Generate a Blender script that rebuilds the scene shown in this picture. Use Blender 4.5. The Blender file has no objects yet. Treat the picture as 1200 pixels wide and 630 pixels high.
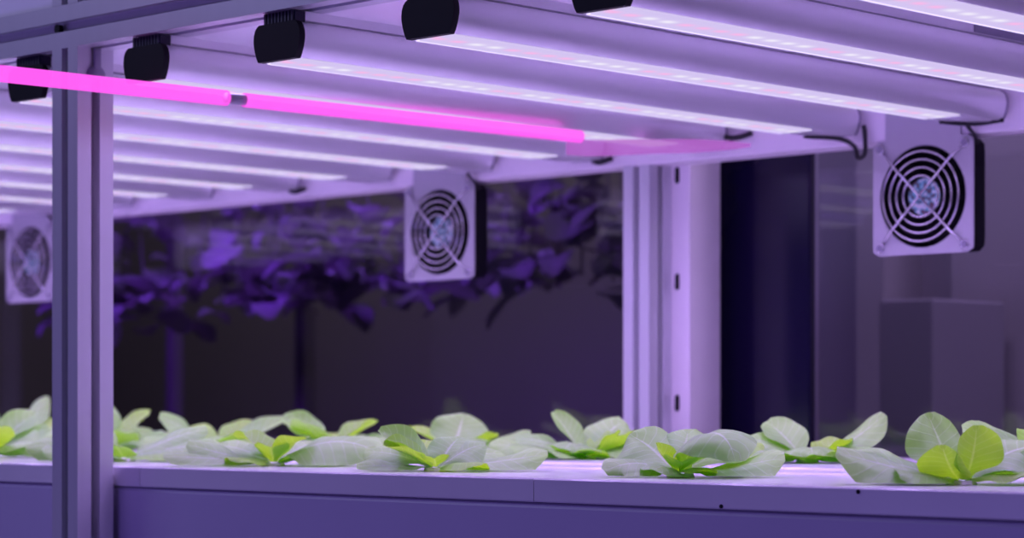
import bpy, bmesh, math, random
from mathutils import Vector, Matrix

C = bpy.context.scene.collection
PI = math.pi
Z0 = 1.25                                   # camera height; heights below are measured from it
RX, RY = 0.718, 0.696                       # the camera's right-hand direction on the floor
random.seed(7)

# ------------------------------------------------------------------ materials
def new_mat(name):
    m = bpy.data.materials.new(name)
    m.use_nodes = True
    nt = m.node_tree
    return m, nt, nt.nodes["Principled BSDF"]

def simple(name, col, rough=0.5, metal=0.0, spec=0.5, noise=0.0, scale=40.0, bump=0.0, coat=0.0, stretch=(1, 1, 1)):
    m, nt, p = new_mat(name)
    p.inputs["Base Color"].default_value = (*col, 1)
    p.inputs["Roughness"].default_value = rough
    p.inputs["Metallic"].default_value = metal
    p.inputs["Specular IOR Level"].default_value = spec
    p.inputs["Coat Weight"].default_value = coat
    if noise or bump:
        tc = nt.nodes.new("ShaderNodeTexCoord")
        mp = nt.nodes.new("ShaderNodeMapping")
        mp.inputs["Scale"].default_value = stretch
        nz = nt.nodes.new("ShaderNodeTexNoise")
        nz.inputs["Scale"].default_value = scale
        nz.inputs["Detail"].default_value = 4
        nt.links.new(tc.outputs["Object"], mp.inputs["Vector"])
        nt.links.new(mp.outputs["Vector"], nz.inputs["Vector"])
        if noise:
            mx = nt.nodes.new("ShaderNodeMix")
            mx.data_type = "RGBA"
            mx.inputs[6].default_value = (*[c * (1 - noise) for c in col], 1)
            mx.inputs[7].default_value = (*[min(1, c * (1 + noise)) for c in col], 1)
            nt.links.new(nz.outputs["Fac"], mx.inputs[0])
            nt.links.new(mx.outputs[2], p.inputs["Base Color"])
        if bump:
            b = nt.nodes.new("ShaderNodeBump")
            b.inputs["Strength"].default_value = bump
            b.inputs["Distance"].default_value = 0.001
            nt.links.new(nz.outputs["Fac"], b.inputs["Height"])
            nt.links.new(b.outputs["Normal"], p.inputs["Normal"])
    return m

def math_node(nt, op, a, b=None):
    n = nt.nodes.new("ShaderNodeMath")
    n.operation = op
    for i, v in enumerate((a, b)):
        if v is None:
            continue
        if isinstance(v, (int, float)):
            n.inputs[i].default_value = v
        else:
            nt.links.new(v, n.inputs[i])
    return n.outputs[0]

def glass_mat(name, tint=(1, 1, 1), f0=0.05, rough=0.02):
    """Clear sheet: what is behind shows through, with the Schlick share of mirror reflection."""
    m, nt, p = new_mat(name)
    nt.nodes.remove(p)
    out = nt.nodes["Material Output"]
    g = nt.nodes.new("ShaderNodeNewGeometry")
    dot = nt.nodes.new("ShaderNodeVectorMath")
    dot.operation = "DOT_PRODUCT"
    nt.links.new(g.outputs["Incoming"], dot.inputs[0])
    nt.links.new(g.outputs["Normal"], dot.inputs[1])
    c = math_node(nt, "ABSOLUTE", dot.outputs["Value"])
    k = math_node(nt, "POWER", math_node(nt, "SUBTRACT", 1.0, c), 5.0)
    f = math_node(nt, "ADD", math_node(nt, "MULTIPLY", k, 1 - f0), f0)
    tr = nt.nodes.new("ShaderNodeBsdfTransparent")
    tr.inputs["Color"].default_value = (*tint, 1)
    gl = nt.nodes.new("ShaderNodeBsdfGlossy")
    gl.inputs["Roughness"].default_value = rough
    mx = nt.nodes.new("ShaderNodeMixShader")
    nt.links.new(f, mx.inputs[0])
    nt.links.new(tr.outputs[0], mx.inputs[1])
    nt.links.new(gl.outputs[0], mx.inputs[2])
    nt.links.new(mx.outputs[0], out.inputs["Surface"])
    return m

def led_mat():
    """Diffuser strip over a row of white and pink diodes (a diode every 21 mm)."""
    m, nt, p = new_mat("led_diffuser")
    nt.nodes.remove(p)
    out = nt.nodes["Material Output"]
    tc = nt.nodes.new("ShaderNodeTexCoord")
    sx = nt.nodes.new("ShaderNodeSeparateXYZ")
    nt.links.new(tc.outputs["Object"], sx.inputs[0])
    t = math_node(nt, "DIVIDE", sx.outputs["Y"], 0.021)
    fr = math_node(nt, "SUBTRACT", math_node(nt, "FRACT", t), 0.5)
    a = math_node(nt, "MULTIPLY", fr, 2.7)
    b = math_node(nt, "MULTIPLY", math_node(nt, "ADD", sx.outputs["X"], -0.002), 165.0)
    d2 = math_node(nt, "ADD", math_node(nt, "MULTIPLY", a, a), math_node(nt, "MULTIPLY", b, b))
    dot = math_node(nt, "POWER", 2.718, math_node(nt, "MULTIPLY", d2, -1.1))
    dot = math_node(nt, "MULTIPLY", dot, 0.8)
    edge = math_node(nt, "LESS_THAN", sx.outputs["X"], -0.0165)
    cell = math_node(nt, "FLOOR", t)
    nz = nt.nodes.new("ShaderNodeTexWhiteNoise")
    nz.noise_dimensions = "1D"
    nt.links.new(math_node(nt, "FLOOR", math_node(nt, "DIVIDE", cell, 2.0)), nz.inputs["W"])
    pink = math_node(nt, "GREATER_THAN", nz.outputs["Value"], 0.58)
    cm = nt.nodes.new("ShaderNodeMix")
    cm.data_type = "RGBA"
    cm.inputs[6].default_value = (0.95, 0.92, 1.0, 1)
    cm.inputs[7].default_value = (1.0, 0.46, 0.80, 1)
    nt.links.new(pink, cm.inputs[0])
    mx = nt.nodes.new("ShaderNodeMix")
    mx.data_type = "RGBA"
    mx.inputs[6].default_value = (0.66, 0.56, 0.89, 1)
    nt.links.new(dot, mx.inputs[0])
    nt.links.new(cm.outputs[2], mx.inputs[7])
    e = nt.nodes.new("ShaderNodeEmission")
    e.inputs["Strength"].default_value = 1.0
    nt.links.new(mx.outputs[2], e.inputs["Color"])
    nt.links.new(math_node(nt, "ADD", math_node(nt, "MULTIPLY", edge, 0.5), 1.0), e.inputs["Strength"])
    nt.links.new(e.outputs[0], out.inputs["Surface"])
    return m

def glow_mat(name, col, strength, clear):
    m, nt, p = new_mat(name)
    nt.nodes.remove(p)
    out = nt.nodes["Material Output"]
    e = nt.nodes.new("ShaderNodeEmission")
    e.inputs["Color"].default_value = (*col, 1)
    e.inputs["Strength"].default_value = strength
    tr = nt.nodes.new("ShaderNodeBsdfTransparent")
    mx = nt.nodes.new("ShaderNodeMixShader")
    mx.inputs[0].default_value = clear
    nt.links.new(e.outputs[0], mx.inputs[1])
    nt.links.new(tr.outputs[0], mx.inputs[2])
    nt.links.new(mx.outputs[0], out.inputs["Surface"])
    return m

def leaf_mat(name, base, trans, tw=0.45, rough=0.42, vein=(0.75, 0.8, 0.6)):
    m, nt, p = new_mat(name)
    out = nt.nodes["Material Output"]
    uv = nt.nodes.new("ShaderNodeUVMap")
    uv.uv_map = "leaf"
    sx = nt.nodes.new("ShaderNodeSeparateXYZ")
    nt.links.new(uv.outputs[0], sx.inputs[0])
    u, v = sx.outputs["X"], sx.outputs["Y"]
    av = math_node(nt, "ABSOLUTE", v)
    # midrib: wide at the stalk, thin at the tip
    wid = math_node(nt, "MULTIPLY", math_node(nt, "SUBTRACT", 1.08, u), 0.13)
    mid = math_node(nt, "SUBTRACT", 1.0, math_node(nt, "MINIMUM", math_node(nt, "DIVIDE", av, wid), 1.0))
    # side veins run out and forwards
    sv = math_node(nt, "SINE", math_node(nt, "MULTIPLY", math_node(nt, "SUBTRACT", u, math_node(nt, "MULTIPLY", av, 0.22)), 52.0))
    svp = math_node(nt, "MULTIPLY", math_node(nt, "POWER", math_node(nt, "MAXIMUM", sv, 0.0), 14.0), 0.38)
    veins = math_node(nt, "MINIMUM", math_node(nt, "ADD", math_node(nt, "MULTIPLY", mid, 0.9), svp), 1.0)
    tc = nt.nodes.new("ShaderNodeTexCoord")
    nz = nt.nodes.new("ShaderNodeTexNoise")
    nz.inputs["Scale"].default_value = 90.0
    nz.inputs["Detail"].default_value = 3
    nt.links.new(tc.outputs["Object"], nz.inputs["Vector"])
    c0 = nt.nodes.new("ShaderNodeMix")
    c0.data_type = "RGBA"
    c0.inputs[6].default_value = (*[x * 0.86 for x in base], 1)
    c0.inputs[7].default_value = (*[min(1, x * 1.12) for x in base], 1)
    nt.links.new(nz.outputs["Fac"], c0.inputs[0])
    c1 = nt.nodes.new("ShaderNodeMix")
    c1.data_type = "RGBA"
    c1.inputs[7].default_value = (*vein, 1)
    nt.links.new(veins, c1.inputs[0])
    nt.links.new(c0.outputs[2], c1.inputs[6])
    nt.links.new(c1.outputs[2], p.inputs["Base Color"])
    p.inputs["Roughness"].default_value = rough
    p.inputs["Specular IOR Level"].default_value = 0.6
    p.inputs["Sheen Weight"].default_value = 0.12
    h = math_node(nt, "ADD", math_node(nt, "MULTIPLY", veins, -0.5), math_node(nt, "MULTIPLY", nz.outputs["Fac"], 0.5))
    b = nt.nodes.new("ShaderNodeBump")
    b.inputs["Strength"].default_value = 0.5
    b.inputs["Distance"].default_value = 0.0012
    nt.links.new(h, b.inputs["Height"])
    nt.links.new(b.outputs["Normal"], p.inputs["Normal"])
    t = nt.nodes.new("ShaderNodeBsdfTranslucent")
    c2 = nt.nodes.new("ShaderNodeMix")
    c2.data_type = "RGBA"
    c2.inputs[6].default_value = (*trans, 1)
    c2.inputs[7].default_value = (*[min(1, x * 1.25 + 0.03) for x in trans], 1)
    nt.links.new(veins, c2.inputs[0])
    nt.links.new(c2.outputs[2], t.inputs["Color"])
    mx = nt.nodes.new("ShaderNodeMixShader")
    mx.inputs[0].default_value = tw
    nt.links.new(p.outputs[0], mx.inputs[1])
    nt.links.new(t.outputs[0], mx.inputs[2])
    nt.links.new(mx.outputs[0], out.inputs["Surface"])
    return m

def sticker_mat():
    m, nt, p = new_mat("hub_sticker")
    tc = nt.nodes.new("ShaderNodeTexCoord")
    nz = nt.nodes.new("ShaderNodeTexNoise")
    nz.inputs["Scale"].default_value = 190.0
    nz.inputs["Detail"].default_value = 2
    nt.links.new(tc.outputs["Object"], nz.inputs["Vector"])
    r = nt.nodes.new("ShaderNodeValToRGB")
    r.color_ramp.elements[0].position = 0.42
    r.color_ramp.elements[0].color = (0.16, 0.10, 0.13, 1)
    r.color_ramp.elements[1].position = 0.62
    r.color_ramp.elements[1].color = (0.75, 0.78, 0.78, 1)
    e = r.color_ramp.elements.new(0.5)
    e.color = (0.10, 0.52, 0.58, 1)
    nt.links.new(nz.outputs["Fac"], r.inputs["Fac"])
    nt.links.new(r.outputs[0], p.inputs["Base Color"])
    p.inputs["Roughness"].default_value = 0.4
    return m

M = dict(
    alu=simple("anodised_aluminium", (0.66, 0.66, 0.70), 0.40, 0.35, noise=0.05, scale=60, stretch=(1, 1, 0.1)),
    lamp=simple("satin_lamp_housing", (0.88, 0.87, 0.90), 0.36, 0.55, noise=0.04, scale=30, stretch=(1, 0.1, 1)),
    white=simple("white_coated_steel", (0.90, 0.84, 0.88), 0.5, noise=0.03, scale=20),
    tray=simple("white_tray_plastic", (0.74, 0.72, 0.76), 0.25, noise=0.06, scale=14, coat=0.25, bump=0.06),
    tank=simple("pale_tank_plastic", (0.50, 0.46, 0.62), 0.45, noise=0.06, scale=6),
    deck=simple("white_deck_underside", (0.90, 0.88, 0.92), 0.55, noise=0.03, scale=9),
    black=simple("black_plastic", (0.006, 0.006, 0.010), 0.6, spec=0.2, noise=0.3, scale=80),
    navy=simple("dark_ribbed_metal", (0.025, 0.025, 0.05), 0.5, 0.2, noise=0.2, scale=50),
    cable=simple("black_cable", (0.012, 0.012, 0.016), 0.5, noise=0.2, scale=90),
    chrome=simple("bright_wire", (0.62, 0.60, 0.64), 0.25, 0.9, noise=0.04, scale=90),
    plate=simple("satin_fan_plate", (0.50, 0.49, 0.53), 0.42, 0.3, noise=0.05, scale=50),
    grey=simple("dull_grey_metal", (0.30, 0.28, 0.36), 0.5, 0.3, noise=0.08, scale=50),
    sponge=simple("white_sponge", (0.82, 0.82, 0.80), 0.9, noise=0.08, scale=200, bump=0.4),
    gloss=simple("gloss_black_panel", (0.009, 0.006, 0.032), 0.16, noise=0.3, scale=3),
    floor=simple("dark_floor", (0.10, 0.09, 0.11), 0.6, noise=0.15, scale=5),
    dark=simple("dark_wall_paint", (0.13, 0.115, 0.13), 0.8, noise=0.08, scale=4),
    pale=simple("pale_wall_board", (0.42, 0.38, 0.44), 0.7, noise=0.05, scale=4),
    pale2=simple("paler_wall_board", (0.52, 0.47, 0.52), 0.7, noise=0.05, scale=4),
    crate=simple("grey_cabinet", (0.36, 0.33, 0.39), 0.6, noise=0.06, scale=6),
    glass=glass_mat("back_glass", (0.80, 0.80, 0.84), 0.055, 0.03),
    led=led_mat(),
    pink=glow_mat("pink_reflection", (1.0, 0.11, 0.86), 1.15, 0.28),  # emission stands in for a mirrored lamp
    pinkend=glow_mat("dim_pink_reflection", (0.75, 0.20, 0.95), 0.62, 0.45),
    leaf=leaf_mat("lettuce_leaf", (0.40, 0.61, 0.22), (0.36, 0.86, 0.012), 0.37, 0.36),
    lime=leaf_mat("young_lettuce_leaf", (0.44, 0.66, 0.16), (0.46, 0.88, 0.015), 0.52, 0.42),
    farleaf=leaf_mat("dark_trailing_leaf", (0.16, 0.13, 0.20), (0.16, 0.12, 0.16), 0.3, 0.6, (0.2, 0.16, 0.22)),
    sticker=sticker_mat(),
)

# ------------------------------------------------------------------ mesh helpers
def link(name, bm, mat, parent=None, smooth=False, loc=(0, 0, 0)):
    me = bpy.data.meshes.new(name)
    bmesh.ops.recalc_face_normals(bm, faces=bm.faces[:])
    if smooth:
        for f in bm.faces:
            f.smooth = True
    bm.to_mesh(me)
    bm.free()
    o = bpy.data.objects.new(name, me)
    if mat:
        me.materials.append(mat)
    C.objects.link(o)
    o.location = loc
    if parent:
        o.parent = parent
    return o

def smooth_by_angle(o, deg=35):
    me = o.data
    for p in me.polygons:
        p.use_smooth = True
    bm = bmesh.new()
    bm.from_mesh(me)
    for e in bm.edges:
        if len(e.link_faces) == 2 and e.calc_face_angle(0) > math.radians(deg):
            e.smooth = False
    bm.to_mesh(me)
    bm.free()
    return o

def thing(name, label, cat, loc=(0, 0, 0), group=None, kind=None):
    o = bpy.data.objects.new(name, None)
    o.empty_display_size = 0.05
    C.objects.link(o)
    o.location = loc
    return tag(o, label, cat, group, kind)

def tag(o, label, cat=None, group=None, kind=None):
    o["label"] = label
    if cat:
        o["category"] = cat
    if group:
        o["group"] = group
    if kind:
        o["kind"] = kind
    return o

def box(bm, a, b, bev=0.0):
    r = bmesh.ops.create_cube(bm, size=1.0)
    vs = r["verts"]
    for v in vs:
        v.co = Vector([a[i] + (v.co[i] + 0.5) * (b[i] - a[i]) for i in range(3)])
    if bev:
        es = list({e for v in vs for e in v.link_edges})
        bmesh.ops.bevel(bm, geom=es, offset=bev, segments=2, affect="EDGES", profile=0.5)

def prism(bm, pts, axis, lo, hi):
    """Extrude a closed outline. axis 'Y': pts are (x,z); 'X': (y,z); 'Z': (x,y)."""
    def at(p, t):
        return {"Y": (p[0], t, p[1]), "X": (t, p[0], p[1]), "Z": (p[0], p[1], t)}[axis]
    a = [bm.verts.new(at(p, lo)) for p in pts]
    b = [bm.verts.new(at(p, hi)) for p in pts]
    n = len(pts)
    for i in range(n):
        bm.faces.new((a[i], a[(i + 1) % n], b[(i + 1) % n], b[i]))
    bm.faces.new(a)
    bm.faces.new(b)

def sweep(bm, path, r, seg=8, taper=None):
    path = [Vector(p) for p in path]
    rings = []
    up = Vector((0, 0, 1))
    for i, p in enumerate(path):
        t = (path[min(i + 1, len(path) - 1)] - path[max(i - 1, 0)]).normalized()
        s = t.cross(up)
        if s.length < 1e-3:
            s = t.cross(Vector((1, 0, 0)))
        s.normalize()
        q = s.cross(t)
        rr = r if taper is None else taper[i]
        rings.append([bm.verts.new(p + (s * math.cos(2 * PI * k / seg) + q * math.sin(2 * PI * k / seg)) * rr) for k in range(seg)])
    for A, B in zip(rings, rings[1:]):
        for k in range(seg):
            bm.faces.new((A[k], A[(k + 1) % seg], B[(k + 1) % seg], B[k]))
    bm.faces.new(rings[0])
    bm.faces.new(rings[-1])

def smooth_path(pts, n=8):
    """Catmull-Rom through the points."""
    P = [Vector(p) for p in pts]
    P = [P[0] * 2 - P[1]] + P + [P[-1] * 2 - P[-2]]
    out = []
    for i in range(1, len(P) - 2):
        for k in range(n):
            t = k / n
            a, b, c, d = P[i - 1], P[i], P[i + 1], P[i + 2]
            out.append(0.5 * ((2 * b) + (c - a) * t + (2 * a - 5 * b + 4 * c - d) * t * t + (3 * b - a - 3 * c + d) * t ** 3))
    out.append(P[-2])
    return out

def torus(bm, R, r, cy=0.0, seg=48, rs=6):
    """Ring in the XZ plane."""
    rings = []
    for i in range(seg):
        a = 2 * PI * i / seg
        rings.append([bm.verts.new(((R + r * math.cos(b)) * math.cos(a), cy + r * math.sin(b), (R + r * math.cos(b)) * math.sin(a))) for b in [2 * PI * k / rs for k in range(rs)]])
    for i in range(seg):
        A, B = rings[i], rings[(i + 1) % seg]
        for k in range(rs):
            bm.faces.new((A[k], A[(k + 1) % rs], B[(k + 1) % rs], B[k]))

def disc(bm, R, y0, y1, cx=0.0, cz=0.0, seg=32):
    prism(bm, [(cx + R * math.cos(2 * PI * i / seg), cz + R * math.sin(2 * PI * i / seg)) for i in range(seg)], "Y", y0, y1)

def plate_with_hole(bm, w, h, rc, R, y0, y1, n=64):
    """Rounded rectangular sheet in XZ with a round hole."""
    def outer(a):
        dx, dz = math.cos(a), math.sin(a)
        k = min((w / 2) / max(abs(dx), 1e-9), (h / 2) / max(abs(dz), 1e-9))
        x, z = dx * k, dz * k
        cx, cz = w / 2 - rc, h / 2 - rc
        if abs(x) > cx and abs(z) > cz:
            ox, oz = math.copysign(cx, x), math.copysign(cz, z)
            b = dx * ox + dz * oz
            t = b + math.sqrt(max(0, b * b - (ox * ox + oz * oz - rc * rc)))
            x, z = dx * t, dz * t
        return x, z
    L = []
    for y in (y0, y1):
        o, i = [], []
        for k in range(n):
            a = 2 * PI * (k + 0.5) / n
            x, z = outer(a)
            o.append(bm.verts.new((x, y, z)))
            i.append(bm.verts.new((R * math.cos(a), y, R * math.sin(a))))
        L.append((o, i))
    (o0, i0), (o1, i1) = L
    for k in range(n):
        j = (k + 1) % n
        bm.faces.new((o0[k], o0[j], i0[j], i0[k]))
        bm.faces.new((o1[k], i1[k], i1[j], o1[j]))
        bm.faces.new((o0[k], o1[k], o1[j], o0[j]))
        bm.faces.new((i0[k], i0[j], i1[j], i1[k]))

def tslot(cx, cy, half=0.02):
    """Outline of a 40 mm slotted aluminium extrusion."""
    s, lip, inn, dep = 0.0048, 0.0042, 0.0088, 0.0125
    side = [(-half, -half), (-s, -half), (-s, -half + lip), (-inn, -half + lip), (-inn + 0.003, -half + dep), (inn - 0.003, -half + dep), (inn, -half + lip), (s, -half + lip), (s, -half)]
    out = []
    for k in range(4):
        c, n = [1, 0, -1, 0][k], [0, 1, 0, -1][k]
        out += [(cx + x * c - y * n, cy + x * n + y * c) for x, y in side]
    return out

# ------------------------------------------------------------------ the room
XL, XR = -6.2, 0.9
def struct(name, bm, mat):
    o = link(name, bm, mat)
    o["kind"] = "structure"
    return o
bm = bmesh.new(); box(bm, (XL, -1.6, -0.05), (XR, 4.55, 0)); o = struct("floor", bm, M["floor"]); o["label"] = "dark grey floor under the growing rack"
bm = bmesh.new(); box(bm, (XL, 4.5, 0), (XR, 4.6, 2.75)); o = struct("wall_back", bm, M["dark"]); o["label"] = "dark wall far behind the back glass"
bm = bmesh.new(); box(bm, (XL - 0.1, -1.6, 0), (XL, 4.6, 2.75)); o = struct("wall_left", bm, M["dark"]); o["label"] = "dark side wall at the end of the room"
bm = bmesh.new(); box(bm, (XL, -1.6, 2.75), (XR, 4.6, 2.85)); o = struct("ceiling", bm, M["dark"]); o["label"] = "dark ceiling above the rack"
# pale partition seen through the glass beside the black panel
bm = bmesh.new()
box(bm, (-2.62, 3.0, 0), (0.6, 3.06, 2.6))
o = struct("wall_right", bm, M["pale"]); o["label"] = "pale grey partition wall behind the second glass pane"
bm = bmesh.new(); box(bm, (-2.094, 2.9, 0), (-2.045, 3.0, 2.6)); o = struct("trim_1", bm, M["pale2"]); o["label"] = "pale upright batten on the grey partition"
bm = bmesh.new(); box(bm, (-1.946, 2.93, 0), (-0.6, 3.0, 2.6)); o = struct("trim_2", bm, M["pale2"]); o["label"] = "wide paler board on the grey partition"

# ------------------------------------------------------------------ rack frame
XA, XB = -4.62, -0.30
rack = thing("growing_rack", "slotted silver aluminium rack frame with posts and rails around the lettuce trays", "rack", (XA, 1.28, 0))
def rk(name, bm, mat):
    o = link(name, bm, mat, rack)
    o.location = (-XA, -1.28, 0)
    return o
TOPF = Z0 + 0.331
def post(cx, cy, z0, z1):
    bm = bmesh.new(); prism(bm, tslot(cx, cy), "Z", z0, z1)
    return rk("post", bm, M["alu"])
for cx in (-1.815, XA + 0.02, XB - 0.02):
    p = post(cx, 1.30, 0, TOPF)
    if cx == -1.815:
        p["label"] = "front post with grooves between two trays"
        # round-headed bolt on the grooved face
        bm = bmesh.new()
        box(bm, (-1.7945, 1.2965, Z0 + 0.308), (-1.7905, 1.3035, Z0 + 0.331), 0.001)
        g = bmesh.ops.create_uvsphere(bm, u_segments=20, v_segments=10, radius=0.0105)["verts"]
        for v in g:
            v.co = Vector((-1.7945 + v.co.x * 0.55, 1.30 + v.co.y, Z0 + 0.305 + v.co.z * (1 if v.co.z > 0 else 0.35)))
        b = link("bolt", bm, M["grey"], p, smooth=True)
for cx in (-1.815,):
    post(cx, 1.30, TOPF + 0.0402, TOPF + 0.55)
for cx in (-1.815, XA + 0.02, XB - 0.02):
    post(cx, 2.10, 0, Z0 + 0.2815)
def rail(cy, z0):
    bm = bmesh.new(); prism(bm, tslot(cy, z0 + 0.02), "X", XA, XB)
    return rk("rail", bm, M["alu"])
r1 = rail(1.30, TOPF); r1["label"] = "front rail over the lamp end caps"
bm = bmesh.new(); disc(bm, 0.0042, 1.283, 1.288, -1.832, TOPF + 0.020, 16); link("plug", bm, M["black"], r1)
bm = bmesh.new(); box(bm, (XA, 2.08, Z0 + 0.2815), (XB, 2.12, Z0 + 0.3285), 0.0015)
r2 = rk("rail", bm, M["white"]); r2["label"] = "plain white rear rail behind the lamps"
rail(1.30, Z0 - 0.40); rail(2.10, Z0 - 0.40)
# white slotted upright behind the rear post
bm = bmesh.new(); box(bm, (-1.835, 2.1205, 0), (-1.768, 2.178, Z0 + 0.37), 0.0015)
up = rk("upright", bm, M["white"]); up["label"] = "white steel upright with black slots"
for h in (0.271, 0.1466, 0.005, -0.137):
    bm = bmesh.new()
    pts = []
    for k in range(9):
        a = PI * k / 8
        pts.append((-1.7865 + 0.0032 * math.cos(a), Z0 + h + 0.0065 + 0.0032 * math.sin(a)))
    for k in range(9):
        a = PI + PI * k / 8
        pts.append((-1.7865 + 0.0032 * math.cos(a), Z0 + h - 0.0065 + 0.0032 * math.sin(a)))
    prism(bm, pts, "Y", 2.1199, 2.124)
    link("slot", bm, M["black"], up)

# ------------------------------------------------------------------ upper deck, trays, tank
bm = bmesh.new()
box(bm, (XA + 0.05, 1.3215, TOPF + 0.041), (XB - 0.05, 2.12, TOPF + 0.16), 0.002)
tag(link("upper_trough", bm, M["deck"]), "white trough on the shelf above the lamps", "trough")

ZT = Z0 - 0.0546
tray_profile = [(1.3256, ZT - 0.0185), (1.325, ZT - 0.0175), (1.325, ZT - 0.0012), (1.3262, ZT)]
# two low chamfered steps run along the tray, with a fine groove behind the back row
tray_profile += [(1.560, ZT), (1.5612, ZT + 0.0013), (1.640, ZT + 0.0013), (1.6412, ZT + 0.0026)]
ZB = ZT + 0.0026
tray_profile += [(1.920, ZB), (1.921, ZB - 0.003), (1.931, ZB - 0.003), (1.932, ZB), (2.048, ZB), (2.05, ZB - 0.002), (2.05, ZT - 0.0185)]
for i, x0 in enumerate([-0.761, -1.261, -1.761, -2.261, -2.761, -3.261]):
    x1 = min(x0 + 0.5, XB - 0.045)
    bm = bmesh.new(); prism(bm, tray_profile, "X", x0 + 0.0003, x1 - 0.0003)
    lab = ["white growing tray at the near end of the rack, past the broad lime-leaved lettuce",
           "white growing tray with tiny dark chips on its front edge, starting at the seam",
           "white growing tray between the front seam and the grooved post, crowded with lettuces",
           "white growing tray passing behind the grooved front post",
           "white growing tray beyond the post, second behind it",
           "white growing tray farthest along the rack under the most distant fan"][i]
    tr = tag(link("growing_tray", bm, M["tray"]), lab, "tray", "white growing trays along the rack")
    if i == 1:
        for px, hz in ((-1.075, -0.0165), (-0.955, -0.003)):
            bm = bmesh.new(); disc(bm, 0.0016, 1.3243, 1.326, px, ZT + hz, 10)
            link("chip", bm, M["black"], tr)
bm = bmesh.new()
box(bm, (XA + 0.045, 1.3275, Z0 - 0.359), (XB - 0.045, 2.06, ZT - 0.0192), 0.004)
tag(link("nutrient_tank", bm, M["tank"]), "long pale purple tank running under the growing trays", "tank")

# ------------------------------------------------------------------ LED grow lights
def lamp_outline(grow=0.0):
    r = [(0.0230, 0.0), (0.0252, 0.003), (0.0275, 0.009), (0.0288, 0.015), (0.0290, 0.018), (0.0284, 0.022), (0.0268, 0.026), (0.0245, 0.0285), (0.0215, 0.0300)]
    r = [(x + grow, z + (grow if z > 0.02 else (-grow if z == 0 else 0))) for x, z in r]
    return r + [(-x, z) for x, z in reversed(r)]
sink = [(0.0130, 0.0296), (0.0130, 0.0318), (0.0180, 0.0326), (0.0180, 0.0402)]
fins = []
x = 0.0180
while x > -0.0179:
    fins += [(x - 0.0016, 0.0402), (x - 0.0016, 0.0362), (x - 0.0036, 0.0362), (x - 0.0036, 0.0402)]
    x -= 0.0036
sink_pts = sink + [p for p in fins if p[0] > -0.0178] + [(-0.0180, 0.0402), (-0.0180, 0.0326), (-0.0130, 0.0318), (-0.0130, 0.0296)]
LY0, LY1 = 1.283, 2.070
LAMP_POWER = 1.03
def make_lamp():
    t = thing("led_grow_light", "x", "grow light", (0, LY0, Z0 + 0.2905))
    L = LY1 - LY0
    bm = bmesh.new(); prism(bm, lamp_outline(), "Y", 0.0064, L - 0.003)
    smooth_by_angle(link("housing", bm, M["lamp"], t), 40)
    bm = bmesh.new(); prism(bm, sink_pts, "Y", 0.0165, L - 0.004); link("heat_sink", bm, M["lamp"], t)
    bm = bmesh.new(); prism(bm, [(-0.0205, -0.0016), (0.0205, -0.0016), (0.0212, 0.0004), (-0.0212, 0.0004)], "Y", 0.0075, L - 0.075)
    link("led_strip", bm, M["led"], t)
    bm = bmesh.new(); prism(bm, lamp_outline(0.0007), "Y", 0.0, 0.0062)
    smooth_by_angle(link("end_cap", bm, M["black"], t), 40)
    bm = bmesh.new()
    for k in range(9):
        xx = -0.0196 + k * 0.0043
        box(bm, (xx, 0.003, 0.0308), (xx + 0.0026, 0.016, 0.0400))
    box(bm, (-0.0190, 0.0045, 0.0308), (0.0190, 0.0155, 0.0392))
    link("hanger", bm, M["navy"], t)
    bm = bmesh.new(); prism(bm, lamp_outline(0.0003), "Y", L - 0.0028, L)
    smooth_by_angle(link("end_plate", bm, M["grey"], t), 40)
    bm = bmesh.new(); box(bm, (-0.017, L - 0.070, -0.0012), (0.017, L - 0.012, 0.0002), 0.0004)
    link("end_cover", bm, M["lamp"], t)
    ld = bpy.data.lights.new("diodes", "AREA")
    ld.shape = "RECTANGLE"; ld.size = 0.036; ld.size_y = L - 0.10
    ld.energy = LAMP_POWER; ld.color = (0.55, 0.355, 1.0); ld.spread = math.radians(150)
    lo = bpy.data.objects.new("diodes", ld); C.objects.link(lo)
    lo.parent = t; lo.location = (0, L / 2 - 0.03, -0.004)
    return t
def copy_tree(o, parent=None):
    c = o.copy(); C.objects.link(c)
    if parent:
        c.parent = parent
    for ch in list(o.children):
        copy_tree(ch, c)
    return c
ORD = "zeroth first second third fourth fifth sixth seventh eighth ninth tenth eleventh twelfth thirteenth fourteenth fifteenth".split()
proto = make_lamp()
lamps = {}
for i in range(-13, 7):
    o = proto if i == -13 else copy_tree(proto)
    o.location.x = -1.336 + 0.182 * (i - 3)
    if i >= 1:
        o["label"] = f"LED grow light, {ORD[i]} from the front post towards the largest fan"
    else:
        o["label"] = f"LED grow light, {ORD[1 - i]} beyond the grooved front post towards the farthest fan"
    o["group"] = "LED grow lights across the rack"
    lamps[i] = o
def lamp_cable(i, pts, r=0.0022, name="cable"):
    bm = bmesh.new(); sweep(bm, smooth_path(pts), r)
    link(name, bm, M["cable"], lamps[i], smooth=True)
L = LY1 - LY0
lamp_cable(1, [(0.022, L, 0.014), (0.036, L - 0.002, 0.010), (0.048, L + 0.002, 0.011), (0.060, L + 0.004, 0.014)], 0.0034)
lamp_cable(2, [(-0.012, L - 0.045, -0.002), (0.010, L - 0.012, -0.004), (0.020, L + 0.001, -0.012), (0.024, L + 0.002, -0.024), (0.033, L + 0.002, -0.020), (0.032, L + 0.003, 0.002), (0.031, L + 0.002, 0.010)], 0.0026)
lamp_cable(3, [(-0.02, L - 0.05, -0.002), (0.000, L - 0.018, -0.003), (0.026, L - 0.004, 0.000)], 0.0022)
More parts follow.
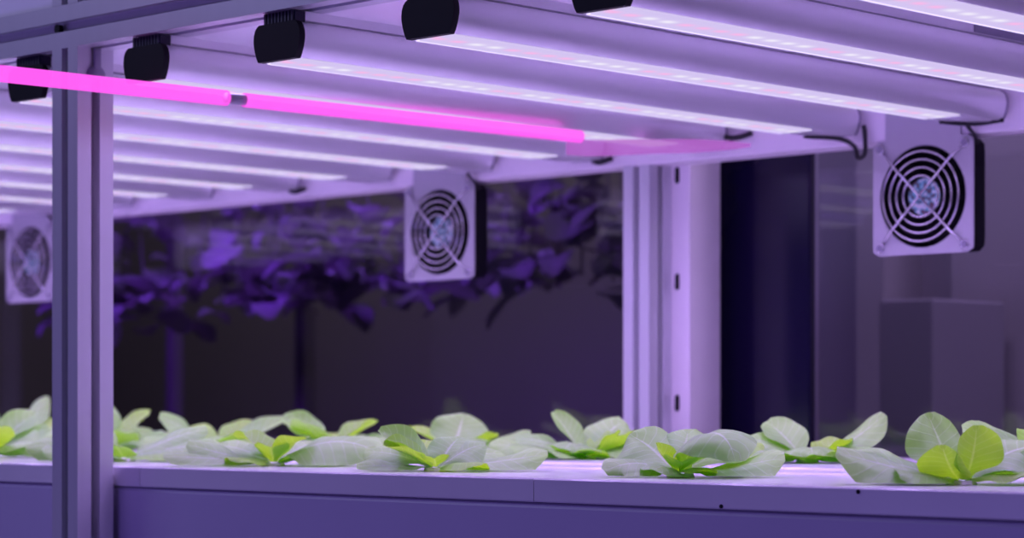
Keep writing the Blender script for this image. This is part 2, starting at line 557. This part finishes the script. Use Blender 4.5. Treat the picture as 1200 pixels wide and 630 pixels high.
for i in (0, -3):
    lamp_cable(i, [(0.012, L - 0.004, -0.001), (0.022, L - 0.002, -0.003), (0.036, L + 0.003, 0.001)], 0.0032)
bm = bmesh.new(); box(bm, (0.0181, 0.462, 0.0335), (0.0187, 0.560, 0.0398))
link("rating_label", bm, M["grey"], lamps[4])

# ------------------------------------------------------------------ pink lamp reflection, put in as a glowing tube
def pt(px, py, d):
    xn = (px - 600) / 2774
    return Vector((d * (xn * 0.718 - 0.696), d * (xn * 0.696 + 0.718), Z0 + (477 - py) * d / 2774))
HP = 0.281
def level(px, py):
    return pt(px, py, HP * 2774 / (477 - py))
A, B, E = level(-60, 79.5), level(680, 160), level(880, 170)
streak = thing("pink_streak", "pink lamp reflection built as a see-through glowing tube under the lamps, crossing the front post", "reflection", A)
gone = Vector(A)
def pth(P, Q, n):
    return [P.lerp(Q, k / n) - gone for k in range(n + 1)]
bm = bmesh.new(); sweep(bm, pth(A, A.lerp(B, 0.385), 4), 0.0072, 14); link("streak_glow", bm, M["pink"], streak, smooth=True)
bm = bmesh.new(); sweep(bm, pth(A.lerp(B, 0.412), B, 6), 0.0066, 14); link("streak_glow", bm, M["pink"], streak, smooth=True)
bm = bmesh.new(); sweep(bm, pth(A.lerp(B, 0.384), A.lerp(B, 0.413), 2), 0.0050, 12); link("streak_gap", bm, M["grey"], streak, smooth=True)  # grey piece put in for the dark break in the reflection
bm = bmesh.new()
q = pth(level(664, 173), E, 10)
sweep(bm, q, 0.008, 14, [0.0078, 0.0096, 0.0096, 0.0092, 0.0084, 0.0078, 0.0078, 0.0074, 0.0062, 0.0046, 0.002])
e = link("streak_end", bm, M["pinkend"], streak, smooth=True); e["label"] = "dimmer violet-pink tail of the reflection"

# ------------------------------------------------------------------ fans
def make_fan():
    t = thing("exhaust_fan", "x", "fan", (0, 2.0765, Z0 + 0.2205))
    bm = bmesh.new(); plate_with_hole(bm, 0.125, 0.121, 0.006, 0.0535, 0.0, 0.0016)
    bmesh.ops.translate(bm, verts=bm.verts[:], vec=(0, 0, 0))
    box(bm, (-0.047, 0.0001, 0.0600), (0.047, 0.0015, 0.104))
    link("mounting_plate", bm, M["plate"], t)
    bm = bmesh.new(); plate_with_hole(bm, 0.118, 0.118, 0.010, 0.0555, 0.0022, 0.0272)
    fr = link("fan_frame", bm, M["black"], t); fr["label"] = "black plastic fan frame"
    bm = bmesh.new()
    disc(bm, 0.0555, 0.0255, 0.0268, seg=40)
    for s in range(4):
        a = PI / 4 + s * PI / 2
    link("back_guard", bm, M["black"], fr)
    bm = bmesh.new(); disc(bm, 0.0215, 0.004, 0.022); hub = link("hub", bm, M["black"], t)
    bm = bmesh.new(); disc(bm, 0.0195, 0.0034, 0.0041); s = link("sticker", bm, M["sticker"], hub); s["label"] = "teal printed round sticker"
    for k in range(7):
        bm = bmesh.new()
        rows = []
        for j in range(5):
            R = 0.0205 + j * 0.0078
            row = []
            for i in range(6):
                a = 2 * PI * k / 7 + (i / 5) * 0.62 + j * 0.09
                row.append(bm.verts.new((R * math.cos(a), 0.008 + i * 0.0028, R * math.sin(a))))
            rows.append(row)
        for j in range(4):
            for i in range(5):
                bm.faces.new((rows[j][i], rows[j][i + 1], rows[j + 1][i + 1], rows[j + 1][i]))
        bmesh.ops.solidify(bm, geom=bm.faces[:], thickness=0.0012)
        link("blade", bm, M["black"], t, smooth=True)
    bm = bmesh.new()
    for R in (0.0215, 0.0300, 0.0385, 0.0470):
        torus(bm, R, 0.00115, -0.004, 56, 8)
    for sx in (1, -1):
        for sz in (1, -1):
            k = 0.0525
            sweep(bm, [(0, -0.0062, 0), (sx * k * 0.72, -0.0062, sz * k * 0.72), (sx * k * 0.82, -0.0045, sz * k * 0.82), (sx * (k - 0.004), -0.0012, sz * (k - 0.004))], 0.0015, 8)
            n0 = len(bm.verts)
            torus(bm, 0.0045, 0.0013, -0.0012, 16, 6)
            bm.verts.ensure_lookup_table()
            for v in bm.verts[n0:]:
                v.co += Vector((sx * k, 0, sz * k))
    g = link("grille", bm, M["chrome"], t, smooth=True); g["label"] = "bright wire finger guard of rings and crossed rods"
    for sx in (1, -1):
        for sz in (1, -1):
            bm = bmesh.new(); disc(bm, 0.0034, -0.003, 0.0, sx * 0.0525, sz * 0.0525, 14)
            link("screw", bm, M["grey"], t)
    bm = bmesh.new(); sweep(bm, smooth_path([(0.0605, 0.010, 0.052), (0.0640, 0.000, 0.0585), (0.0600, -0.007, 0.068), (0.052, -0.007, 0.084)]), 0.0022)
    link("cable", bm, M["cable"], t, smooth=True)
    return t
fan = make_fan()
for i, (x, lab) in enumerate(((-1.415, "largest square exhaust fan with wire guard, hung before the grey partition"),
                              (-2.141, "middle-sized exhaust fan with wire guard hung before the dark back glass"),
                              (-3.035, "farthest exhaust fan, blurred and partly hidden by the front post"))):
    o = fan if i == 0 else copy_tree(fan)
    o.location.x = x
    o["label"] = lab
    o["group"] = "exhaust fans under the rear rail"

# ------------------------------------------------------------------ glass and panels behind the rack
bm = bmesh.new(); box(bm, (XA, 2.19, Z0 - 0.30), (-1.842, 2.196, Z0 + 0.42))
o = struct("window_1", bm, M["glass"]); o["label"] = "large dark glass pane behind the rack, mirroring lamps and lettuce"
bm = bmesh.new(); box(bm, (-1.634, 2.19, Z0 - 0.30), (XB, 2.196, Z0 + 0.42))
o = struct("window_2", bm, M["glass"]); o["label"] = "glass pane behind the largest fan with pale partition beyond"
bm = bmesh.new(); box(bm, (-1.95, 2.21, 0), (-1.662, 2.222, Z0 + 0.9), 0.002)
tag(link("black_panel", bm, M["gloss"]), "glossy black upright panel between the white slotted upright and the grey partition", "panel")
bm = bmesh.new(); box(bm, (-1.926, 2.72, 0), (-1.836, 2.90, Z0 + 0.149), 0.004)
cab = tag(link("storage_cabinet", bm, M["crate"]), "plain grey cabinet behind glass, below the largest fan", "cabinet")

# ------------------------------------------------------------------ leaves
def leaf_bm(L, W, e0, e1, cup=0.2, twist=0.0, wave=0.04, seed=0, az=0.0, side=0.0, r0=0.004, z0=0.004, nu=15, nv=9, floor=None):
    """One spoon-shaped leaf from the plant's middle. az in degrees as seen by the camera: 0 to its right, 90 away."""
    rnd = random.Random(seed)
    bm = bmesh.new()
    uvl = bm.loops.layers.uv.new("leaf")
    ca, sa = math.cos(math.radians(az)), math.sin(math.radians(az))
    D = Vector((ca * RX - sa * RY, ca * RY + sa * RX, 0))
    S = Vector((-D.y, D.x, 0))
    ph = rnd.uniform(0, 6.28)
    pos = D * r0 + Vector((0, 0, z0))
    rows, us = [], []
    step = L / nu
    for i in range(nu + 1):
        u = i / nu
        e = math.radians(e0 + (e1 - e0) * u ** 1.25)
        T = D * math.cos(e) + Vector((0, 0, math.sin(e)))
        N = -D * math.sin(e) + Vector((0, 0, math.cos(e)))
        tw = math.radians(twist) * u
        S2 = S * math.cos(tw) + N * math.sin(tw)
        N2 = -S * math.sin(tw) + N * math.cos(tw)
        t = max(0.0, (u - 0.03) / 0.97)
        w = math.sin(PI * min(1, t) ** 1.12) ** 0.55 if 0 < t < 1 else 0.0
        w *= min(1.0, 0.42 + t * 2.0)
        w = max(w, 0.20 if u < 0.5 else 0.0)
        if i == nu:
            w = 0.22
        w *= W * 0.62
        row = []
        for j in range(nv):
            v = -1 + 2 * j / (nv - 1)
            n = cup * w * (abs(v) ** 1.8) + wave * W * abs(v) ** 2 * math.sin(u * 13 + ph + (1.9 if v > 0 else 0)) - 0.035 * W * (1 - min(1, abs(v) * 4)) * (1 if w > 0.2 * W else 0)
            c = pos + S2 * (v * w + side * W * u * u) + N2 * n
            if floor is not None and c.z < floor:
                c.z = floor + 0.0004 * abs(v)
            row.append((bm.verts.new(c), u, v))
        rows.append(row)
        pos = pos + T * step
    for i in range(nu):
        for j in range(nv - 1):
            q = (rows[i][j], rows[i][j + 1], rows[i + 1][j + 1], rows[i + 1][j])
            f = bm.faces.new([a[0] for a in q])
            f.smooth = True
            for l, a in zip(f.loops, q):
                l[uvl].uv = (a[1], a[2])
    return bm

def add_leaf(parent, mat, name="leaf", **k):
    bm = leaf_bm(**k)
    me = bpy.data.meshes.new(name)
    bm.to_mesh(me); bm.free()
    me.materials.append(mat)
    o = bpy.data.objects.new(name, me)
    C.objects.link(o)
    o.parent = parent
    return o

def lettuce(x, y, label, leaves, seed, extra=0):
    t = thing("lettuce", label, "lettuce", (x, y, ZB if y > 1.65 else ZT), "lettuces on the growing trays")
    bm = bmesh.new()
    g = bmesh.ops.create_cone(bm, cap_ends=True, segments=20, radius1=0.011, radius2=0.010, depth=0.003)["verts"]
    for v in g:
        v.co.z += 0.0017
    p = link("sponge_plug", bm, M["sponge"], t)
    rnd = random.Random(seed)
    for n, lf in enumerate(leaves):
        az, L, W, e0, e1 = lf[:5]
        opt = lf[5] if len(lf) > 5 else {}
        young = opt.pop("lime", 0)
        mat = M["lime"] if young else M["leaf"]
        c = math.cos(math.radians(az))
        if not young and abs(c) > 0.3:               # leaves roll over sideways as they spread
            opt["twist"] = math.copysign(max(abs(opt.get("twist", 0)), 36 * abs(c)), c)
        add_leaf(t, mat, az=az, L=L, W=W, e0=e0, e1=e1, seed=seed * 31 + n, floor=0.0012, **opt)
    for n in range(extra):
        az = 360 * (n + rnd.uniform(-0.3, 0.3)) / extra + seed * 40
        e0 = rnd.uniform(10, 38)
        add_leaf(t, M["lime"] if rnd.random() < 0.3 else M["leaf"], az=az, L=rnd.uniform(0.06, 0.085), W=rnd.uniform(0.036, 0.048), e0=e0, e1=e0 - rnd.uniform(15, 40), cup=rnd.uniform(-0.35, 0.1), twist=42 * math.cos(math.radians(az)) + rnd.uniform(-10, 10), seed=seed * 57 + n, floor=0.0012)
    return t

# az, length, width, start and end elevation, options
lettuce(-0.935, 1.420, "lettuce with two upright lime leaves facing the aisle, nearest the largest fan", [
    (178, 0.086, 0.044, 12, 16, dict(cup=-0.35, twist=-40)),
    (228, 0.032, 0.034, 40, 66, dict(cup=-0.45, lime=1)),
    (300, 0.040, 0.036, 64, 88, dict(cup=-0.35, lime=1)),
    (354, 0.074, 0.036, 6, 12, dict(cup=0.3, twist=-30)),
    (160, 0.074, 0.036, 16, 12, dict(cup=-0.2)),
    (122, 0.056, 0.040, 56, 58, dict(cup=-0.3, twist=8)),
    (24, 0.078, 0.044, 36, -8, dict(cup=-0.25, twist=-20)),
    (60, 0.064, 0.036, 32, 4, dict(cup=-0.2)),
    (205, 0.050, 0.034, 10, 0, dict(cup=-0.3)),
    (336, 0.050, 0.034, 14, -4, dict(cup=-0.3, lime=1)),
], 1)
lettuce(-1.193, 1.420, "round bushy lettuce with a large drooping pale leaf, before the rear post", [
    (304, 0.092, 0.058, 74, -88, dict(cup=-0.35, twist=6, wave=0.05)),
    (142, 0.054, 0.054, 46, 16, dict(cup=-0.20, twist=-34, wave=0.05)),
    (190, 0.060, 0.046, 26, -34, dict(cup=-0.35, twist=-15)),
    (225, 0.034, 0.014, 36, 54, dict(cup=0.7, lime=1)),
    (352, 0.078, 0.044, 8, 12, dict(cup=-0.25, twist=-34)),
    (78, 0.052, 0.046, 50, 26, dict(cup=-0.2)),
    (28, 0.076, 0.044, 34, -6, dict(cup=-0.3, lime=1)),
    (268, 0.026, 0.022, 32, 4, dict(cup=0.5, lime=1)),
    (236, 0.040, 0.030, 24, -24, dict(cup=-0.4)),
    (110, 0.056, 0.040, 28, 2, dict(cup=-0.2)),
    (300, 0.036, 0.026, 20, -16, dict(cup=-0.3, lime=1)),
], 2)
lettuce(-1.452, 1.405, "lettuce with a steep dark-edged leaf, at the front beside the tray seam", [
    (170, 0.056, 0.026, 38, 28, dict(cup=0.55, twist=-40)),
    (192, 0.046, 0.026, 30, 16, dict(cup=0.6, lime=1, twist=-30)),
    (184, 0.064, 0.036, 4, -2, dict(cup=-0.3, twist=-20)),
    (318, 0.054, 0.034, 14, -10, dict(cup=-0.45, lime=1)),
    (356, 0.092, 0.042, 6, 10, dict(cup=-0.3, twist=-34)),
    (60, 0.044, 0.036, 50, 16, dict(cup=-0.2)),
    (20, 0.046, 0.034, 40, 6, dict(cup=-0.3)),
    (120, 0.055, 0.036, 30, 10, dict(cup=0.3, lime=1)),
    (146, 0.074, 0.040, 20, -4, dict(cup=-0.25)),
    (40, 0.070, 0.040, 20, -6, dict(cup=-0.25)),
    (268, 0.026, 0.020, 30, 0, dict(cup=0.4, lime=1)),
], 3)
lettuce(-1.690, 1.425, "lettuce with a wide arching leaf over the tray edge, next to the front post", [
    (180, 0.078, 0.042, 10, 18, dict(cup=-0.3, twist=-40)),
    (192, 0.098, 0.036, 6, 0, dict(cup=-0.3)),
    (158, 0.046, 0.038, 62, -10, dict(cup=0.3, lime=1)),
    (346, 0.104, 0.066, 34, -34, dict(cup=-0.35, twist=26, wave=0.05)),
    (326, 0.044, 0.030, 54, 0, dict(cup=0.3, lime=1)),
    (28, 0.090, 0.046, 24, -6, dict(cup=-0.25)),
    (270, 0.028, 0.026, 46, 10, dict(cup=0.4, lime=1)),
    (100, 0.055, 0.040, 34, 4, dict(cup=-0.2)),
    (140, 0.078, 0.044, 22, -4, dict(cup=-0.25)),
    (60, 0.080, 0.042, 24, -2, dict(cup=-0.25)),
    (216, 0.046, 0.036, 14, -6, dict(cup=-0.3, lime=1)),
], 4)
lettuce(-1.940, 1.440, "lettuce half hidden behind the grooved front post", [
    (355, 0.100, 0.052, 18, -10, dict(cup=-0.3, twist=-30)),
    (340, 0.084, 0.040, 8, 0, dict(cup=-0.3, lime=1)),
    (18, 0.086, 0.040, 28, 10, dict(cup=-0.3)),
    (186, 0.096, 0.046, 20, -12, dict(cup=-0.3, twist=30)),
    (150, 0.082, 0.038, 44, 26, dict(cup=-0.3)),
    (265, 0.040, 0.034, 34, 0, dict(cup=-0.3)),
    (170, 0.074, 0.036, 26, 20, dict(cup=0.4, lime=1)),
    (40, 0.080, 0.042, 22, -4, dict(cup=-0.25)),
    (206, 0.080, 0.042, 12, -4, dict(cup=-0.25)),
], 5)
lettuce(-2.190, 1.440, "lettuce beyond the front post, cut off by the picture edge", [
    (5, 0.086, 0.048, 22, 0, dict(cup=-0.3, twist=-25)),
    (40, 0.074, 0.040, 44, 30, dict(cup=0.2)),
], 6, extra=7)
# back row
lettuce(-1.345, 1.785, "lettuce in the back row with one long leaf raised before the black panel", [
    (12, 0.084, 0.032, 20, 46, dict(cup=-0.4, twist=40)),
    (20, 0.044, 0.038, 24, 10, dict(cup=0.4, lime=1)),
    (165, 0.058, 0.042, 34, 0, dict(cup=-0.25, twist=-30)),
    (185, 0.054, 0.040, 20, -10, dict(cup=-0.25, twist=-20)),
    (300, 0.050, 0.038, 18, 0, dict(cup=-0.3, lime=1)),
    (335, 0.058, 0.036, 16, -4, dict(cup=-0.2)),
    (130, 0.060, 0.036, 44, 24, dict(cup=0.2)),
    (240, 0.044, 0.036, 18, -10, dict(cup=-0.25)),
    (268, 0.056, 0.046, 40, -44, dict(cup=-0.3)),
    (196, 0.064, 0.044, 16, -4, dict(cup=-0.25)),
    (352, 0.060, 0.040, 12, -2, dict(cup=-0.25)),
], 7)
lettuce(-1.612, 1.770, "lettuce in the back row at the foot of the rear post", [
    (40, 0.060, 0.050, 46, 22, dict(cup=-0.2, twist=-30)),
    (140, 0.058, 0.022, 52, 44, dict(cup=0.5)),
    (352, 0.062, 0.036, 18, 26, dict(cup=0.4, lime=1)),
    (285, 0.064, 0.046, 10, -4, dict(cup=-0.3, twist=-20)),
    (238, 0.074, 0.046, 8, 0, dict(cup=-0.3)),
    (182, 0.094, 0.042, 12, 0, dict(cup=-0.25, twist=-25)),
    (20, 0.040, 0.036, 50, 10, dict(cup=0.3, lime=1)),
    (206, 0.080, 0.042, 12, -4, dict(cup=-0.25)),
    (325, 0.056, 0.038, 12, -4, dict(cup=-0.25)),
    (248, 0.060, 0.046, 40, -40, dict(cup=-0.3)),
    (8, 0.074, 0.042, 16, 2, dict(cup=-0.25)),
    (172, 0.070, 0.044, 26, -2, dict(cup=-0.25)),
], 8)
lettuce(-1.835, 1.800, "lettuce in the back row with one round leaf stood on edge, below the middle-sized fan", [
    (70, 0.052, 0.054, 58, 46, dict(cup=-0.1, twist=-20)),
    (150, 0.058, 0.036, 34, 14, dict(cup=0.3, lime=1)),
    (356, 0.084, 0.038, 18, 8, dict(cup=-0.3, twist=-20)),
    (5, 0.050, 0.034, 22, 20, dict(cup=0.4, lime=1)),
    (185, 0.078, 0.042, 16, 2, dict(cup=-0.25, twist=-20)),
    (265, 0.050, 0.040, 22, -8, dict(cup=-0.25)),
    (320, 0.066, 0.042, 16, -4, dict(cup=-0.3)),
    (215, 0.070, 0.042, 14, -4, dict(cup=-0.3)),
    (290, 0.060, 0.046, 42, -40, dict(cup=-0.3)),
], 9)
lettuce(-2.020, 1.790, "lettuce in the back row with a folded lime leaf tip, behind the steep-leaved one", [
    (165, 0.068, 0.038, 32, 36, dict(cup=0.5)),
    (30, 0.062, 0.034, 38, 20, dict(cup=0.5, lime=1)),
    (5, 0.084, 0.042, 14, 2, dict(cup=-0.25)),
], 10, extra=7)
lettuce(-2.215, 1.780, "flat lettuce in the back row behind the wide arching leaf", [
    (20, 0.088, 0.030, 20, 28, dict(cup=0.4)),
    (190, 0.084, 0.042, 12, 0, dict(cup=-0.25)),
], 11, extra=7)
lettuce(-2.395, 1.760, "back-row lettuce with tall round tips, just past the front post", [
    (40, 0.066, 0.042, 46, 38, dict(cup=0.25, lime=1)),
    (120, 0.074, 0.034, 58, 48, dict(cup=-0.3)),
    (175, 0.074, 0.038, 34, 20, dict(cup=0.3)),
    (350, 0.074, 0.040, 16, 0, dict(cup=-0.25)),
], 12, extra=6)
lettuce(-2.640, 1.760, "back-row lettuce with two leaves held high, beyond the front post", [
    (20, 0.085, 0.042, 46, 50, dict(cup=-0.3)),
    (150, 0.085, 0.038, 50, 40, dict(cup=0.3)),
    (200, 0.074, 0.042, 26, 4, dict(cup=-0.25)),
], 13, extra=6)
lettuce(-1.085, 1.790, "lettuce in the back row with a long arching leaf, behind the two upright lime leaves", [
    (165, 0.080, 0.042, 40, 0, dict(cup=-0.25, twist=-20)),
    (190, 0.074, 0.042, 20, -8, dict(cup=-0.25)),
], 14, extra=7)

# ------------------------------------------------------------------ beyond the back glass
def far_plant(x, y, z, label, seed, lo, hi, n=80):
    """Pot above, vines hanging from it, leaves crowded between heights hi and lo below the pot."""
    t = thing("trailing_plant", label, "plant", (x, y, z), "trailing plants beyond the back glass")
    rnd = random.Random(seed)
    big = bmesh.new()
    big.loops.layers.uv.new("leaf")
    for v in range(7):
        a = 2 * PI * v / 7
        R_ = rnd.uniform(0.08, 0.17)
        sweep(big, smooth_path([(0.05 * math.cos(a), 0.05 * math.sin(a), 0.01), (R_ * 0.7 * math.cos(a), R_ * 0.6 * math.sin(a), -0.02), (R_ * math.cos(a), R_ * 0.8 * math.sin(a), lo * 0.9)], 5), 0.002, 5)
    for k in range(n):
        b = leaf_bm(rnd.uniform(0.06, 0.13), rnd.uniform(0.03, 0.06), rnd.uniform(-20, 50), rnd.uniform(-85, -20), cup=0.2, twist=rnd.uniform(-60, 60), seed=seed * 99 + k, az=rnd.uniform(0, 360), r0=0.01, nu=7, nv=5)
        f = rnd.random()
        zz = rnd.uniform(lo, hi) if f < 0.8 else rnd.uniform(hi, 0)
        off = Vector((rnd.uniform(-0.17, 0.17), rnd.uniform(-0.11, 0.11), zz))
        bmesh.ops.translate(b, verts=b.verts[:], vec=off)
        me = bpy.data.meshes.new("tmp"); b.to_mesh(me); b.free()
        big.from_mesh(me); bpy.data.meshes.remove(me)
    me = bpy.data.meshes.new("foliage"); big.to_mesh(me); big.free()
    for p in me.polygons:
        p.use_smooth = True
    me.materials.append(M["farleaf"])
    o = bpy.data.objects.new("foliage", me); C.objects.link(o); o.parent = t
    bm = bmesh.new()
    g = bmesh.ops.create_cone(bm, cap_ends=True, segments=24, radius1=0.055, radius2=0.075, depth=0.12)["verts"]
    for v in g:
        v.co.z += 0.05
    link("hanging_pot", bm, M["dark"], t)
for k, (x, lo, hi, lab) in enumerate(((-4.02, -0.30, -0.06, "dark purple trailing plant beyond the glass, nearest the front post"),
                                 (-4.10, -0.27, -0.05, "dark purple trailing plant beyond the glass, between the two faint uprights"),
                                 (-3.34, -0.27, -0.18, "dark purple trailing plant beyond the glass, close past the wider faint upright"),
                                 (-3.42, -0.26, -0.14, "dark purple trailing plant beyond the glass, behind the middle-sized fan"),
                                 (-2.70, -0.27, -0.10, "dark purple trailing plant beyond the glass, next to the rear post"))):
    far_plant(x, 2.95 + 0.42 * (k % 2), Z0 + 0.49 - (0.0 if k % 2 else 0.03), lab, 40 + k, lo, hi)
for x, y, w, lab in ((-4.18, 3.62, 0.018, "wider faint upright standing beyond the back glass"), (-4.67, 3.62, 0.015, "narrower faint upright standing beyond the back glass, nearer the front post")):
    bm = bmesh.new(); prism(bm, [(x - w, y - w), (x + w, y - w), (x + w, y + w), (x - w, y + w)], "Z", 0, 2.2)
    bmesh.ops.bevel(bm, geom=bm.edges[:], offset=0.002, segments=1, affect="EDGES")
    tag(link("far_upright", bm, M["dark"]), lab, "upright", "faint uprights beyond the back glass")

# ------------------------------------------------------------------ lights and camera
def area(name, loc, target, size, size_y, power, col, spread=180):
    ld = bpy.data.lights.new(name, "AREA")
    ld.shape = "RECTANGLE"; ld.size = size; ld.size_y = size_y
    ld.energy = power; ld.color = col; ld.spread = math.radians(spread)
    o = bpy.data.objects.new(name, ld); C.objects.link(o)
    o.location = loc
    o.rotation_euler = (Vector(target) - Vector(loc)).to_track_quat("-Z", "Y").to_euler()
    return o
area("aisle_lamp", (-2.9, 0.3, 2.35), (-2.1, 1.3, 1.55), 0.9, 0.3, 7, (0.52, 0.52, 0.95))
area("far_aisle_lamp", (-3.7, 2.72, 2.35), (-3.7, 3.12, 1.5), 1.5, 0.2, 23.0, (0.30, 0.07, 1.0), 100)
area("partition_fill", (-1.2, 2.5, 2.6), (-1.5, 3.0, 1.3), 1.6, 0.2, 16.0, (0.70, 0.52, 1.0))  # added fill light, brightens the pale partition

area("facing_rack_lamp", (-1.6, -1.3, 0.75), (-1.7, 1.3, 1.25), 2.6, 0.4, 17, (0.34, 0.215, 1.0))
area("far_wall_fill", (-4.2, 3.9, 2.7), (-4.2, 4.5, 1.4), 3.0, 0.3, 20.0, (0.85, 0.72, 0.80))  # unseen light added to lift the dark far wall
w = bpy.data.worlds.new("dim_room"); bpy.context.scene.world = w
w.use_nodes = True
w.node_tree.nodes["Background"].inputs[0].default_value = (0.30, 0.27, 0.62, 1)
w.node_tree.nodes["Background"].inputs[1].default_value = 0.10

cam = bpy.data.cameras.new("camera")
co = bpy.data.objects.new("camera", cam); C.objects.link(co)
cam.sensor_width = 36.0
cam.lens = 2774 / 1200 * 36.0
cam.shift_y = (477 - 315) / 1200
co.location = (0, 0, Z0)
co.rotation_euler = (PI / 2, 0, math.atan2(0.696, 0.718))
cam.dof.use_dof = True
cam.dof.focus_distance = 1.85
cam.dof.aperture_fstop = cam.lens / 10.0
cam.clip_start = 0.05
sc = bpy.context.scene
sc.camera = co
sc.view_settings.view_transform = "Standard"
sc.view_settings.look = "None"
sc.view_settings.exposure = 0.0
sc.view_settings.gamma = 1.0
sc.view_settings.use_curve_mapping = False
sc.cycles.use_denoising = True
sc.cycles.max_bounces = 10
sc.cycles.transparent_max_bounces = 16
sc.cycles.sample_clamp_indirect = 6.0
